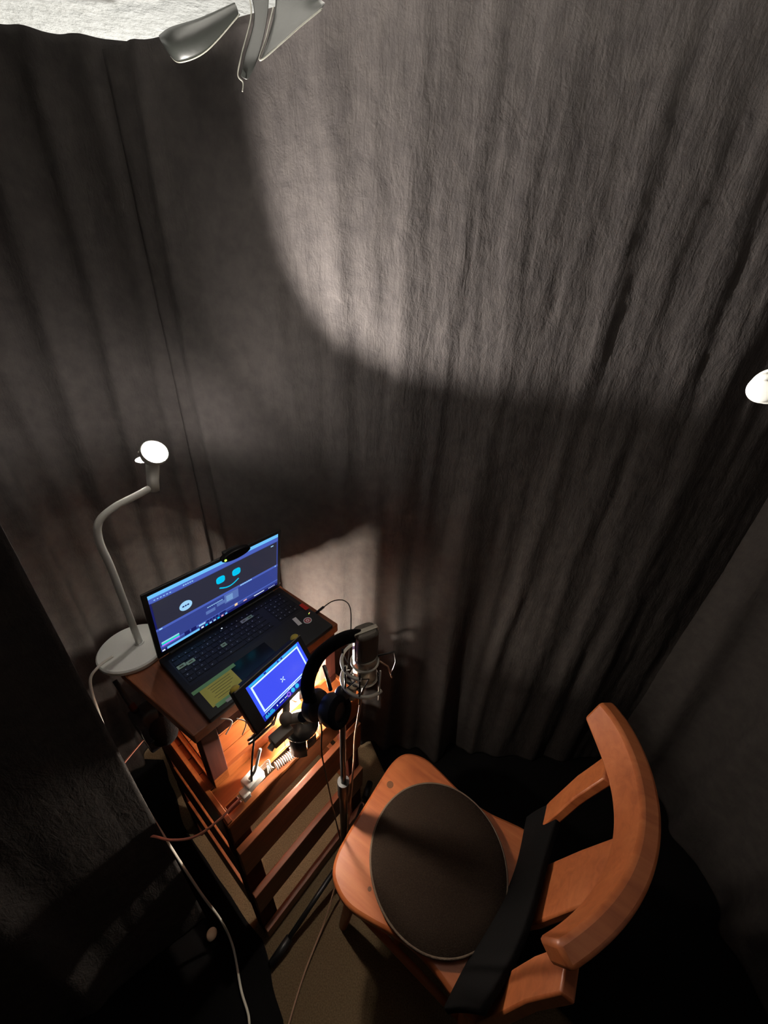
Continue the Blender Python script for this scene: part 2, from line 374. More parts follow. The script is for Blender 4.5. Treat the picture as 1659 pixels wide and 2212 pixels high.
# top: front edge board, open slot behind it, then planks
MB().box((tw / 2, 0.0095, ZT - 0.006), (tw + 0.004, 0.023, 0.013)).build('edge_board', 'wood_red', TBL, bev=0.002)
np_ = 7; pw = (td - 0.048) / np_
for k in range(np_):
    MB().box((tw / 2, 0.046 + pw * (k + 0.5), ZT - 0.0065 + (0.0006 if k % 2 else 0)), (tw, pw - 0.0025, 0.013)).build('plank', 'wood_red', TBL, bev=0.0012)
for xx0 in (0.006, tw - 0.006):
    MB().box((xx0, td / 2, ZT + 0.0035), (0.012, td, 0.008)).build('side_lip', 'wood_red', TBL, bev=0.0015)

# ------------------------------------------------------------------ laptop stand (small stool standing on the table)
SU0, SU1, SV0, SV1 = 0.160, 0.604, 0.642, 0.925
ZS0 = ZT + 0.0035 - 0.0035
ST = thing('laptop_stand', 'small dark red wooden stool raising the laptop above the slatted table', 'stool', tuple(W(SU0, SV0, ZS0)), A)
sw, sd = SU1 - SU0, SV1 - SV0; SH = 0.995 - ZS0
for x in (0.021, sw - 0.021):
    for y in (0.021, sd - 0.021):
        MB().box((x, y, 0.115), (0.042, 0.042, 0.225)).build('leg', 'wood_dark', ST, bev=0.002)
for y in (0.006, sd - 0.006): MB().box((sw / 2, y, 0.021), (sw - 0.001, 0.012, 0.040)).build('foot_rail', 'wood_red', ST, bev=0.0015)
for x in (0.006, sw - 0.006): MB().box((x, sd / 2, 0.0055), (0.012, sd - 0.026, 0.009)).build('foot_rail', 'wood_red', ST, bev=0.0015)
for k in range(5):
    wv = (sd - 0.03) / 5
    MB().box((sw / 2, 0.015 + wv * (k + 0.5), 0.0065), (sw - 0.026, wv - 0.002, 0.010)).build('shelf_plank', 'wood_red', ST, bev=0.001)
MB().box((sw / 2, 0.012, 0.205), (sw - 0.086, 0.016, 0.040)).build('apron', 'wood_dark', ST, bev=0.002)
MB().box((sw / 2, sd - 0.012, 0.205), (sw - 0.086, 0.016, 0.040)).build('apron', 'wood_dark', ST, bev=0.002)
MB().prism([(-0.012, -0.004), (sw + 0.012, -0.004), (sw + 0.004, sd + 0.03), (-0.052, sd + 0.03)], 0.2285, SH).build('top_slab', 'wood_slab', ST, bev=0.003)

# ------------------------------------------------------------------ laptop
LP = thing('laptop', 'open black laptop with a lit blue screen on the wooden stool', 'laptop', tuple(W(0.189, 0.634, 0.9955)), A)
lw, ldp, lh = 0.402, 0.262, 0.0165
MB().box((lw / 2, ldp / 2, lh / 2 + 0.0005), (lw, ldp, lh), bev=0.004).build('base', 'laptop', LP, smooth=40)
MB().box((lw / 2, 0.178, lh + 0.0003), (lw - 0.03, 0.118, 0.0006)).build('keyboard_deck', 'black_plastic', LP)
MB().box((lw / 2 - 0.035, 0.062, lh + 0.0005), (0.115, 0.075, 0.0007)).build('touchpad', 'black_gloss', LP, bev=0.0002)
MB().cyl((0.03, ldp - 0.004, lh + 0.002), (lw - 0.03, ldp - 0.004, lh + 0.002), 0.0055).build('hinge', 'black_plastic', LP, smooth=40)
keymesh = {}
def key(x, y, kw, kd=0.0145):
    k = (round(kw, 4), kd)
    if k not in keymesh:
        o = MB().box((0, 0, 0.0009), (kw, kd, 0.0018)).build('key', 'key', LP, bev=0.0004); keymesh[k] = o.data
        keymesh[k, 'first'] = o
        o.location = (x, y, lh + 0.0006); return o
    o = keymesh[k, 'first'].copy(); COL.objects.link(o); o.parent = LP; o.location = (x, y, lh + 0.0006); return o
KEYS = []
rows = [(0.228, 0.010, [0.0175] * 21), (0.2105, 0.0145, [0.018] * 13 + [0.030]), (0.1925, 0.0145, [0.026] + [0.018] * 12 + [0.022]),
        (0.1745, 0.0145, [0.030] + [0.018] * 11 + [0.036]), (0.1565, 0.0145, [0.024] + [0.018] * 11 + [0.042]), (0.1385, 0.0145, [0.024, 0.018, 0.018, 0.022, 0.090, 0.022, 0.018, 0.018, 0.018, 0.016])]
for y, kd, ws_ in rows:
    x = 0.018
    for kw in ws_:
        key(x + kw / 2, y, kw - 0.003, kd); KEYS.append((x + kw / 2, y)); x += kw
for y in (0.2105, 0.1925, 0.1745, 0.1565, 0.1385):
    for k in range(4):
        x = 0.313 + k * 0.0185
        key(x, y, 0.0155, 0.0145); KEYS.append((x, y))
mb = MB()
for x, y in KEYS:
    if random.random() < 0.85: mb.box((x - 0.002 + random.uniform(-.0015, .0015), y + random.uniform(-.001, .001), lh + 0.0026), (random.uniform(0.0018, 0.004), random.uniform(0.0018, 0.0032), 0.0002))
pr_ = mb.build('key_lettering', 'key_print', LP); pr_['kind'] = 'stuff'
def sticker(name, x, y, w_, d_, m, rz=0.0, z=lh + 0.0027):
    return MB().box((0, 0, 0), (w_, d_, 0.0005), bev=0.0).xf(Matrix.Translation((x, y, z)) @ Matrix.Rotation(rz, 4, 'Z')).build(name, m, LP)
for (x, y, w_, d_, m) in ((0.030, 0.1925, 0.022, 0.0135, 'sticker_green'), (0.053, 0.1925 - 0.004, 0.022, 0.0135, 'sticker_green'), (0.142, 0.1745, 0.015, 0.0135, 'sticker_green'),
                          (0.232, 0.2125, 0.020, 0.0125, 'sticker_grey'), (0.252, 0.2125, 0.019, 0.0125, 'sticker_green')):
    s_ = sticker('key_sticker', x, y, w_, d_, m)
    MB().box((x, y, lh + 0.0031), (w_ * 0.5, 0.0035, 0.0002)).build('print', 'ink', s_)
nt_ = MB().box((0.066, 0.056, lh + 0.0012), (0.088, 0.068, 0.0006)).build('sticky_note', 'note_yellow', LP); nt_['label'] = 'yellow handwritten note'
mb = MB()
for k in range(6):
    mb.box((0.066 + random.uniform(-.006, .006), 0.078 - k * 0.0085, lh + 0.0016), (random.uniform(0.04, 0.066), 0.0012, 0.0002))
mb.build('handwriting', 'ink', nt_)
def flat_tape(x, y, w_, d_, rz=0.0, z=lh + 0.0019): return MB().box((0, 0, 0), (w_, d_, 0.0004)).xf(Matrix.Translation((x, y, z)) @ Matrix.Rotation(rz, 4, 'Z')).build('green_tape', 'tape_green', LP)
flat_tape(0.066, 0.093, 0.118, 0.012, 0.01); flat_tape(0.072, 0.018, 0.086, 0.013, -0.02); 
MB().box((0.066, 0.0125, lh + 0.0024), (0.03, 0.009, 0.0004)).build('silver_label', 'sticker_grey', LP)
mb = MB()
for k in range(5): mb.box((0.092 + k * 0.0055, 0.0085, lh + 0.0007), (0.0018, 0.008, 0.0003))
mb.build('badge_print', 'label_white', LP)
wl = MB().box((0, 0, 0), (0.013, 0.036, 0.0005)).xf(Matrix.Translation((0.338, 0.092, lh + 0.0012)) @ Matrix.Rotation(-0.12, 4, 'Z')).build('white_label', 'label_white', LP)
mb = MB().lathe([(0.0130, 0), (0.0130, 0.0005)], (0.362, 0.071, lh + 0.001), 28); mb.build('round_sticker', 'label_white', LP)
MB().tube([(0.362 + 0.008 * math.cos(t * math.pi / 12), 0.071 + 0.008 * math.sin(t * math.pi / 12), lh + 0.0018) for t in range(24)], 0.0018, 6, closed=True, flat=(0.0022, 0.0005)).build('sticker_ring', 'label_red', LP)
MB().box((0.362, 0.071, lh + 0.0017), (0.006, 0.004, 0.0004)).build('sticker_mark', 'label_red', LP)
MB().box((0.394, 0.125, lh + 0.0012), (0.013, 0.034, 0.0016)).build('red_strip', 'red_strip', LP)
for x, y, m in ((0.388, 0.092, 'led_red'), (0.384, 0.090, 'led_green')):
    MB().cyl((x, y, lh + 0.0002), (x, y, lh + 0.0016), 0.0013, seg=10).build('status_light', m, LP)
MB().box((0.172, 0.236, lh + 0.0012), (0.004, 0.003, 0.001)).build('hinge_light', 'scr_white', LP)
# lid: local x along the hinge, y up the lid, z out of the screen
ha = math.radians(90 + math.degrees(math.atan2(0.04, 0.245)))
LIDM = Matrix.Translation((0, ldp - 0.004, lh + 0.004)) @ Matrix.Rotation(ha, 4, 'X')
lidh = 0.250
MB().box((lw / 2, lidh / 2, -0.0035), (lw, lidh, 0.007), bev=0.002).xf(LIDM).build('lid', 'laptop', LP, smooth=40)
# visible screen rectangle on the lid
sx0, sx1, sy0, sy1 = 0.012, lw - 0.012, 0.020, 0.240
SCW, SCH = sx1 - sx0, sy1 - sy0
def q2(mb, x0, x1, y0, y1, lay=1):   # fractions of the screen, y from the bottom
    a, b, c, d = sx0 + x0 * SCW, sx0 + x1 * SCW, sy0 + y0 * SCH, sy0 + y1 * SCH
    mb.box(((a + b) / 2, (c + d) / 2, 0.0003 + 0.0002 * lay), (b - a, d - c, 0.0002)); return mb
SCR = q2(MB(), 0, 1, 0, 1, 0).xf(LIDM).build('screen', 'scr_blue', LP); SCR['label'] = 'lit blue laptop screen'
def sp(name, m, rects, lay=1):
    mb = MB()
    for r in rects: q2(mb, *r, lay)
    return mb.xf(LIDM).build(name, m, SCR)
sp('title_bar', 'scr_bar', [(0, 1, 0.945, 1.0)])
sp('menu_bar', 'scr_mid', [(0, 1, 0.875, 0.945), (0, 1, 0.39, 0.43), (0, 1, 0.09, 0.115)])
sp('preview_pane', 'scr_dark', [(0.012, 0.988, 0.43, 0.865)])
sp('preview_pane', 'scr_deep', [(0.0, 0.012, 0.43, 0.875)], 1)
sp('floating_panel', 'scr_panel', [(0.50, 0.62, 0.22, 0.385), (0.435, 0.50, 0.25, 0.31), (0.345, 0.42, 0.21, 0.27)], 2)
sp('menu_marks', 'scr_pale', [(0.03 + 0.02 * k, 0.04 + 0.02 * k, 0.90, 0.912) for k in range(6)] + [(0.22 + 0.015 * k, 0.23 + 0.015 * k, 0.905, 0.92) for k in range(5)] +
   [(0.36 + 0.016 * k, 0.372 + 0.016 * k, 0.325, 0.338) for k in range(8)] + [(0.64 + 0.018 * k, 0.654 + 0.018 * k, 0.40, 0.42) for k in range(6)] + [(0.93, 0.955, 0.82, 0.835)] +
   [(0.515, 0.57, 0.25 + 0.022 * k, 0.256 + 0.022 * k) for k in range(5)] + [(0.02, 0.04, 0.40, 0.42), (0.97, 0.98, 0.40, 0.42)], 3)
sp('timeline_block', 'scr_deep', [(0.17, 0.21, 0.055, 0.125), (0.22, 0.26, 0.055, 0.12), (0.34, 0.36, 0.06, 0.10), (0.365, 0.385, 0.06, 0.10), (0.39, 0.41, 0.06, 0.10), (0.415, 0.435, 0.06, 0.10), (0.45, 0.50, 0.06, 0.10)], 2)
for r, m in (((0.28, 0.33, 0.07, 0.10), 'scr_pale'), ((0.58, 0.605, 0.065, 0.11), 'scr_ora'), ((0.66, 0.69, 0.06, 0.08), 'scr_pink'), ((0.76, 0.86, 0.035, 0.05), 'scr_white')): sp('timeline_clip', m, [r], 3)
sp('taskbar', 'scr_deep', [(0.0, 1.0, 0.0, 0.045)], 2)
sp('search_box', 'scr_bar', [(0.04, 0.28, 0.005, 0.045)], 3)
for k, m in enumerate(('scr_white', 'scr_cyan', 'scr_pale', 'scr_pale', 'scr_cyan', 'scr_pink', 'scr_bar')):
    x = 0.295 + k * 0.033; sp('task_icon', m, [(x, x + 0.018, 0.012, 0.04)], 3)
sp('tray_icons', 'scr_white', [(0.905 + 0.014 * k, 0.912 + 0.014 * k, 0.02, 0.034) for k in range(5)] + [(0.005, 0.025, 0.008, 0.032)], 3)
for k, m in enumerate(('scr_pale', 'scr_green', 'scr_cyan', 'scr_magenta', 'scr_mid')):
    sp('colour_bar', m, [(0.012, 0.135, 0.155 - 0.019 * k, 0.174 - 0.019 * k)], 3)
def rr_poly(cx, cy, w_, h_, r, lay, n=6):
    pts = []
    for qx, qy, a0 in ((1, 1, 0), (-1, 1, 90), (-1, -1, 180), (1, -1, 270)):
        for k in range(n + 1):
            t = math.radians(a0 + 90 * k / n); pts.append((cx + qx * (w_ / 2 - r) + r * math.cos(t), cy + qy * (h_ / 2 - r) + r * math.sin(t)))
    return MB().prism(pts, 0.0003 + 0.0002 * lay, 0.0005 + 0.0002 * lay)
for fx in (0.485, 0.615):
    rr_poly(sx0 + fx * SCW, sy0 + 0.70 * SCH, 0.026, 0.026, 0.009, 3).xf(LIDM).build('cyan_eye', 'scr_cyan', SCR)
MB().tube([(sx0 + (0.47 + 0.16 * t / 12) * SCW, sy0 + (0.565 - 0.055 * math.sin(math.pi * t / 12)) * SCH, 0.0012) for t in range(13)], 0.0022, 6, flat=(0.0022, 0.0004), up=(0, 0, 1)).xf(LIDM).build('cyan_smile', 'scr_cyan', SCR)
rr_poly(sx0 + 0.215 * SCW, sy0 + 0.575 * SCH, 0.034, 0.034, 0.0168, 3).xf(LIDM).build('round_logo', 'scr_pale', SCR)
sp('round_logo_text', 'scr_deep', [(0.190, 0.204, 0.565, 0.588), (0.208, 0.220, 0.565, 0.588), (0.224, 0.238, 0.565, 0.588)], 5)
# webcam clipped on the lid
wc = rr_poly(lw * 0.595, lidh + 0.001, 0.082, 0.026, 0.012, 0).xf(Matrix.Translation((0, 0, -0.012))).xf(Matrix.Identity(4))
WCT = thing('webcam', 'flat black webcam with a green light on top of the laptop lid', 'webcam', tuple(W(0.189, 0.634, 0.9955)), A)
mb = MB()
pts = []
for t in range(28):
    a_ = 2 * math.pi * t / 28; pts.append((lw * 0.60 + 0.044 * math.cos(a_), lidh + 0.002 + 0.0155 * math.sin(a_)))
mb.prism(pts, 0.001, 0.015); mb.xf(LIDM).build('body', 'black_gloss', WCT, smooth=40, bev=0.002)
MB().box((lw * 0.60, lidh - 0.002, -0.014), (0.05, 0.012, 0.012)).xf(LIDM).build('clip', 'black_plastic', WCT, bev=0.002)
MB().cyl((lw * 0.60, lidh + 0.002, 0.0145), (lw * 0.60, lidh + 0.002, 0.0165), 0.007).xf(LIDM).build('lens', 'black_gloss', WCT, smooth=40)
MB().cyl((lw * 0.60 - 0.034, lidh + 0.001, 0.0145), (lw * 0.60 - 0.034, lidh + 0.001, 0.0163), 0.0034, seg=12).build('status_light', 'led_green', WCT).data.transform(LIDM)
wc.bm.free()

# ------------------------------------------------------------------ desk lamp
LB = Vector((-0.673, 0.751, 0.9955))
DL = thing('desk_lamp', 'white desk lamp with a bent tube arm and a glaring bulb behind the laptop', 'lamp', tuple(LB))
MB().lathe([(0.0, 0.0), (0.086, 0.0), (0.088, 0.003), (0.088, 0.012), (0.084, 0.016), (0.0, 0.0165)][1:-1], (-0.012, -0.012, 0), 56).build('base', 'lamp_white', DL, smooth=35)
P0 = [(0, 0, 0.014), (0, 0, 0.14), (0, 0, 0.28), (-0.002, -0.002, 0.365), (0.006, 0.008, 0.412), (0.030, 0.038, 0.436), (0.06, 0.073, 0.448), (0.090, 0.112, 0.460)]
MB().tube(spline(P0, 8), 0.0085, 14).build('stem', 'lamp_white', DL, smooth=True)
MB().cyl((0, 0, 0.013), (0, 0, 0.02), 0.013, 0.011).build('collar', 'lamp_white', DL, smooth=35)
hc = BULB - LB
ax = Vector((math.cos(math.radians(40)) * math.cos(math.radians(-32)), math.cos(math.radians(40)) * math.sin(math.radians(-32)), math.sin(math.radians(40))))
HM = Matrix.Translation(hc) @ ax.to_track_quat('Z', 'Y').to_matrix().to_4x4()
MB().tube([(0.088, 0.110, 0.448), (0.090, 0.114, 0.475), tuple(hc - ax * 0.030 + Vector((0, 0, -0.018))), tuple(hc - ax * 0.020)], [0.0135, 0.014, 0.0155, 0.0155], 16).build('bulb_holder', 'lamp_white', DL, smooth=True)
MB().lathe([(0.012, -0.026), (0.026, -0.020), (0.0305, -0.006), (0.0310, 0.009), (0.0290, 0.009), (0.0275, -0.004), (0.020, -0.006)], seg=32).xf(HM).build('bulb_cup', 'lamp_white', DL, smooth=35)
MB().lathe([(0.0225, -0.005), (0.0225, -0.003), (0.019, 0.0), (0.012, 0.002), (0.004, 0.003)], seg=28).xf(HM).build('bulb', 'bulb', DL, smooth=True)
pv_ = (Vector((0, 0, 1)) - ax * ax.z).normalized(); glowc = hc + pv_ * 0.012 - ax * 0.048      # glow added behind the head to light the left curtain
MB().sphere(tuple(glowc), 0.0095, seg=16).build('added_glow_ball', 'added_glow', DL, smooth=True)
MB().lathe([(0.004, 0.0185), (0.015, 0.0165), (0.0155, 0.0155), (0.004, 0.0155)], tuple(glowc), 24).build('glow_baffle_top', 'lamp_white', DL, smooth=35)  # baffle added to cut the extra glow upwards
MB().lathe([(0.024, -0.0075), (0.026, -0.006), (0.026, -0.0045), (0.004, -0.0045)], tuple(glowc), 28).build('glow_baffle_under', 'lamp_white', DL, smooth=35)  # baffle added to cut the extra glow downwards
ld = bpy.data.lights.new('desk_lamp_beam', 'SPOT'); ld.energy = SPOT_W; ld.color = (1.0, 0.93, 0.86); ld.spot_size = math.radians(102); ld.spot_blend = 0.22; ld.shadow_soft_size = 0.008
lo = bpy.data.objects.new('desk_lamp_beam', ld); COL.objects.link(lo); lo.parent = DL
lo.location = hc + ax * 0.012; lo.rotation_euler = (-ax).to_track_quat('Z', 'Y').to_euler()
cb = [(-0.715, 0.700, 1.015), (-0.735, 0.665, 1.010), (-0.745, 0.640, 0.985), (-0.735, 0.615, 0.90), (-0.700, 0.575, 0.78), (-0.640, 0.530, 0.62), (-0.560, 0.475, 0.46), (-0.500, 0.440, 0.28), (-0.455, 0.420, 0.12), (-0.420, 0.385, 0.022), (-0.365, 0.30, 0.019), (-0.325, 0.25, 0.019), (-0.31, 0.20, 0.019), (-0.30, 0.10, 0.019)]

# ------------------------------------------------------------------ small field monitor
MC = Vector((-0.233, 0.629, 1.050)); ph = math.radians(58); be = math.radians(56)
mx = Vector((math.cos(ph), math.sin(ph), 0)); mf = Vector((math.sin(ph), -math.cos(ph), 0))
mu = -(mf * math.cos(be) - Vector((0, 0, 1)) * math.sin(be)); mn = mx.cross(mu)
MM = Matrix.Translation(MC) @ Matrix((mx, mu, mn)).transposed().to_4x4()
MON = thing('field_monitor', 'small black field monitor showing a blue screen in front of the laptop', 'monitor', mat_=MM)
mw, mh = 0.170, 0.0956
MB().box((-0.006, 0.0, -0.014), (mw + 0.045, mh + 0.022, 0.026), bev=0.004).build('body', 'black_plastic', MON, smooth=40)
MB().box((-0.006, mh / 2 + 0.010, 0.0006), (mw + 0.040, 0.002, 0.0022)).build('bezel_highlight', 'grey_metal', MON)  # grey strip standing in for the highlight along the top edge
MS = MB().box((0, 0, 0), (mw, mh, 0.0008)).build('screen', 'mon_edge', MON); MS.location = (0, 0, 0.0); MS['label'] = 'glowing blue monitor screen'
def ms(name, m, rects, lay=1):
    mb = MB()
    for x0, x1, y0, y1 in rects:
        mb.box((mw * ((x0 + x1) / 2 - .5), mh * ((y0 + y1) / 2 - .5), 0.0004 + 0.0002 * lay), (mw * (x1 - x0), mh * (y1 - y0), 0.0002))
    return mb.build(name, m, MS)
ms('picture_area', 'mon_blue', [(0.07, 0.93, 0.24, 0.87)])
ms('frame_line', 'mon_white', [(0.05, 0.95, 0.885, 0.925), (0.05, 0.075, 0.20, 0.91), (0.925, 0.95, 0.20, 0.91), (0.05, 0.95, 0.20, 0.23), (0.05, 0.95, 0.155, 0.172)], 2)
ms('status_bar', 'mon_teal', [(0.04, 0.96, 0.94, 0.99)], 2)
ms('status_gaps', 'mon_deep', [(0.06, 0.94, 0.930, 0.938), (0.30, 0.34, 0.945, 0.985), (0.55, 0.58, 0.945, 0.985), (0.62, 0.65, 0.945, 0.985)], 3)
ms('menu_strip', 'mon_deep', [(0.0, 1.0, 0.0, 0.145)], 2)
ms('level_meter', 'mon_teal', [(0.03 + 0.018 * k, 0.042 + 0.018 * k, 0.02, 0.02 + 0.02 * random.choice((3, 4, 5))) for k in range(9)], 3)
ms('menu_text', 'mon_white', [(0.24, 0.255, 0.06, 0.10), (0.29, 0.37, 0.07, 0.085), (0.39, 0.44, 0.07, 0.085)] + [(0.50 + 0.03 * k, 0.52 + 0.03 * k, 0.16, 0.19) for k in range(5)], 3)
def disc(name, m, cx, cy, r, ring=0):
    c = Vector((mw * (cx - .5), mh * (cy - .5), 0.0012))
    if ring: MB().tube([c + Vector((math.cos(t * math.pi / 10), math.sin(t * math.pi / 10), 0)) * (r - ring / 2) for t in range(20)], 0.001, 6, closed=True, flat=(ring / 2, 0.0003)).build(name, m, MS)
    else: MB().cyl(c - Vector((0, 0, .0003)), c, r, seg=24).build(name, m, MS)
disc('purple_ring', 'mon_purple', 0.47, 0.072, 0.0062, 0.0035); disc('teal_icon', 'mon_teal', 0.555, 0.075, 0.0056); disc('teal_icon', 'mon_teal', 0.64, 0.08, 0.0056)
disc('pale_icon', 'scr_pale', 0.78, 0.085, 0.0052); ms('pink_icon', 'scr_pink', [(0.82, 0.865, 0.05, 0.14)], 3); ms('pale_icon', 'scr_pale', [(0.90, 0.95, 0.05, 0.14)], 3)
mb = MB()
for a_ in (45, 135, 225, 315):
    t = math.radians(a_); d_ = Vector((math.cos(t), math.sin(t), 0))
    mb.box(d_ * 0.0042 + Vector((0, 0, 0.001)), (0.0056, 0.0020, 0.0002), Matrix.Rotation(t, 3, 'Z'))
mb.build('centre_cross', 'mon_white', MS)
for s_ in (-1, 1):
    MB().sphere((s_ * (mw / 2 + 0.010) - 0.006, mh / 2 + 0.008, -0.014), 0.0125, (1.0, 0.9, 1.0), 16).build('corner_cap', 'yellow_plastic', MON, smooth=True)['label'] = 'yellow rubber corner cap'
MB().cyl((0.01, -0.045, -0.034), (0.01, -0.045, -0.026), 0.014).build('mount_plate', 'black_metal', MON, smooth=40)

# ------------------------------------------------------------------ microphone stand with arm
PB = Vector((-0.080, 0.600, 0))
MSN = thing('microphone_stand', 'black tripod microphone stand on the carpet between table and chair', 'stand', tuple(PB))
MB().cyl((0, 0, 0.08), (0, 0, 0.62), 0.0125).build('lower_tube', 'black_metal', MSN, smooth=40)
MB().cyl((0, 0, 0.60), (0, 0, 1.045), 0.0085).build('upper_tube', 'black_metal', MSN, smooth=40)
MB().cyl((0, 0, 0.57), (0, 0, 0.64), 0.018).build('clutch', 'black_plastic', MSN, smooth=40)
MB().lathe([(0.014, 0.05), (0.030, 0.06), (0.030, 0.11), (0.020, 0.15), (0.014, 0.19)], seg=24).build('leg_hub', 'black_plastic', MSN, smooth=40)
for fx, fy in ((-0.20, -0.235), (0.075, 0.285), (0.26, -0.10)):
    d_ = Vector((fx, fy, 0)); e_ = Vector((fx, fy, 0.016))
    lg = MB().tube([d_.normalized() * 0.022 + Vector((0, 0, 0.125)), e_], 0.0085, 10).build('leg', 'black_metal', MSN, smooth=True)
    MB().tube([e_ - d_.normalized() * 0.06 + Vector((0, 0, 0.020)), e_ + d_.normalized() * 0.012 - Vector((0, 0, 0.002))], 0.0135, 10).build('rubber_foot', 'black_plastic', lg, smooth=True)
MB().sphere((0, 0, 1.045), 0.019, (1, 1, 1.2)).build('swivel', 'black_plastic', MSN, smooth=True)
MB().tube([(0, 0, 1.045), (0.03, 0.015, 1.052), (0.052, 0.03, 1.06)], 0.009, 10).build('mount_arm', 'black_metal', MSN, smooth=True)
MB().cyl((-0.030, -0.012, 1.005), (-0.004, -0.004, 1.005), 0.017).build('clamp_knob', 'black_plastic', MSN, smooth=40)

# monitor arm (clamp and ball heads between monitor and stand)
MA = thing('monitor_arm', 'grey metal ball-head arm clamped under the small monitor', 'arm', (-0.10, 0.60, 0.93))
O_ = Vector((-0.10, 0.60, 0.93))
def mk(name, m, *a, **k): pass
MB().box(Vector((-0.102, 0.60, 0.955)) - O_, (0.05, 0.036, 0.034), bev=0.004).build('pole_clamp', 'grey_metal', MA, smooth=40)
MB().cyl(Vector((-0.12, 0.60, 0.955)) - O_, Vector((-0.165, 0.592, 0.960)) - O_, 0.010).build('arm_tube', 'grey_metal', MA, smooth=40)
MB().sphere(Vector((-0.172, 0.592, 0.962)) - O_, 0.019).build('ball_joint', 'grey_metal', MA, smooth=True)
MB().cyl(Vector((-0.172, 0.592, 0.962)) - O_, Vector((-0.212, 0.578, 0.966)) - O_, 0.015, 0.012).build('arm_tube', 'grey_metal', MA, smooth=40)
MB().cyl(Vector((-0.175, 0.575, 0.985)) - O_, Vector((-0.172, 0.590, 0.970)) - O_, 0.013).build('wing_knob', 'black_plastic', MA, smooth=40)
MB().sphere(Vector((-0.218, 0.578, 0.970)) - O_, 0.017).build('ball_joint', 'grey_metal', MA, smooth=True)
MB().cyl(Vector((-0.218, 0.578, 0.970)) - O_, MM @ Vector((0.01, -0.045, -0.033)) - O_, 0.009).build('mount_stud', 'grey_metal', MA, smooth=40)
MB().box(Vector((-0.226, 0.552, 0.945)) - O_, (0.055, 0.030, 0.022), Matrix.Rotation(0.9, 3, 'Z'), bev=0.003).build('release_plate', 'grey_metal', MA, smooth=40)
MB().cyl(Vector((-0.236, 0.540, 0.94)) - O_, Vector((-0.246, 0.520, 0.935)) - O_, 0.008).build('lock_screw', 'grey_metal', MA, smooth=40)

# lamp under the monitor
UL = W(0.384, 0.555, 0.812)
UT = thing('clip_light', 'bright clip light glowing at the table edge under the small monitor', 'lamp', tuple(UL))
MB().lathe([(0.004, 0.048), (0.034, 0.040), (0.048, 0.026), (0.0485, 0.024), (0.044, 0.024), (0.010, 0.040)], seg=28).build('shade', 'black_metal', UT, smooth=40)
MB().cyl((0, 0, 0.026), (0, 0, 0.030), 0.022, seg=24).build('light_disc', 'under_led', UT)
def flag(a0, a1, r, z0, z1, UT=UT):  # unseen flaps added around a lamp to block light and shape shadows
    mb = MB(); n = 14
    mb.grid(lambda u_, v_: Vector((r * math.cos(math.radians(a0 + (a1 - a0) * u_)), r * math.sin(math.radians(a0 + (a1 - a0) * u_)), z0 + (z1 - z0) * v_)), n, 2)
    mb.build('added_light_flap', 'black_metal', UT, smooth=True, solid=0.0012)
flag(22, 52, 0.050, -0.065, 0.026)
flag(10, 22, 0.050, -0.018, 0.026)
flag(-60, -24, 0.050, -0.013, 0.026)
flag(-116, -62, 0.050, -0.045, 0.026)
flag(-205, -147, 0.050, -0.045, 0.026)
MB().tube([(0, 0, 0.045), (0.012, -0.02, 0.075), (0.03, -0.035, 0.115), (0.05, -0.04, 0.140)], 0.004, 8).build('gooseneck', 'black_metal', UT, smooth=True)
MB().box(V * 0.027 + Vector((0, 0, -0.097)), (0.05, 0.016, 0.006), Matrix.Rotation(A, 3, 'Z')).build('added_light_bar', 'white_plastic', UT)  # bar added under the tabletop to go with an extra light
for off, zo, en in ((-0.020, 0.0, 1.25), (0.021, 0.0, 0.6), (0.027, -0.112, 1.9)):  # third point is added to light the floor inside the table
    pl = bpy.data.lights.new('clip_light_glow', 'POINT'); pl.energy = UNDER_W * en; pl.color = (1.0, 0.88, 0.73); pl.shadow_soft_size = 0.010
    po = bpy.data.objects.new('clip_light_glow', pl); COL.objects.link(po); po.parent = UT; po.location = V * off + Vector((0, 0, zo))
# bare bulb lamp standing inside the stool, under the laptop
BL = W(0.472, 0.685, ZS0 + 0.0118)
IT = thing('bulb_lamp', 'small bare warm bulb glowing inside the stool under the laptop', 'lamp', tuple(BL))
MB().lathe([(0.020, 0.0), (0.020, 0.006), (0.012, 0.012), (0.011, 0.026), (0.008, 0.030)], seg=24).build('socket', 'white_plastic', IT, smooth=40)
MB().lathe([(0.006, 0.028), (0.007, 0.033), (0.010, 0.044), (0.009, 0.055), (0.006, 0.060), (0.002, 0.062)], seg=20).build('bulb', 'under_led', IT, smooth=True)
flag(-64, -37, 0.034, 0.026, 0.072, IT)  # flaps added around the bulb to shape where its light falls
flag(0, 31, 0.034, 0.020, 0.078, IT)
flag(170, 222, 0.034, 0.044, 0.078, IT)
flag(118, 170, 0.034, 0.054, 0.078, IT)
il = bpy.data.lights.new('bulb_lamp_glow', 'POINT'); il.energy = STOOL_W; il.color = (1.0, 0.88, 0.73); il.shadow_soft_size = 0.0165
io = bpy.data.objects.new('bulb_lamp_glow', il); COL.objects.link(io); io.parent = IT; io.location = (0, 0, 0.046)
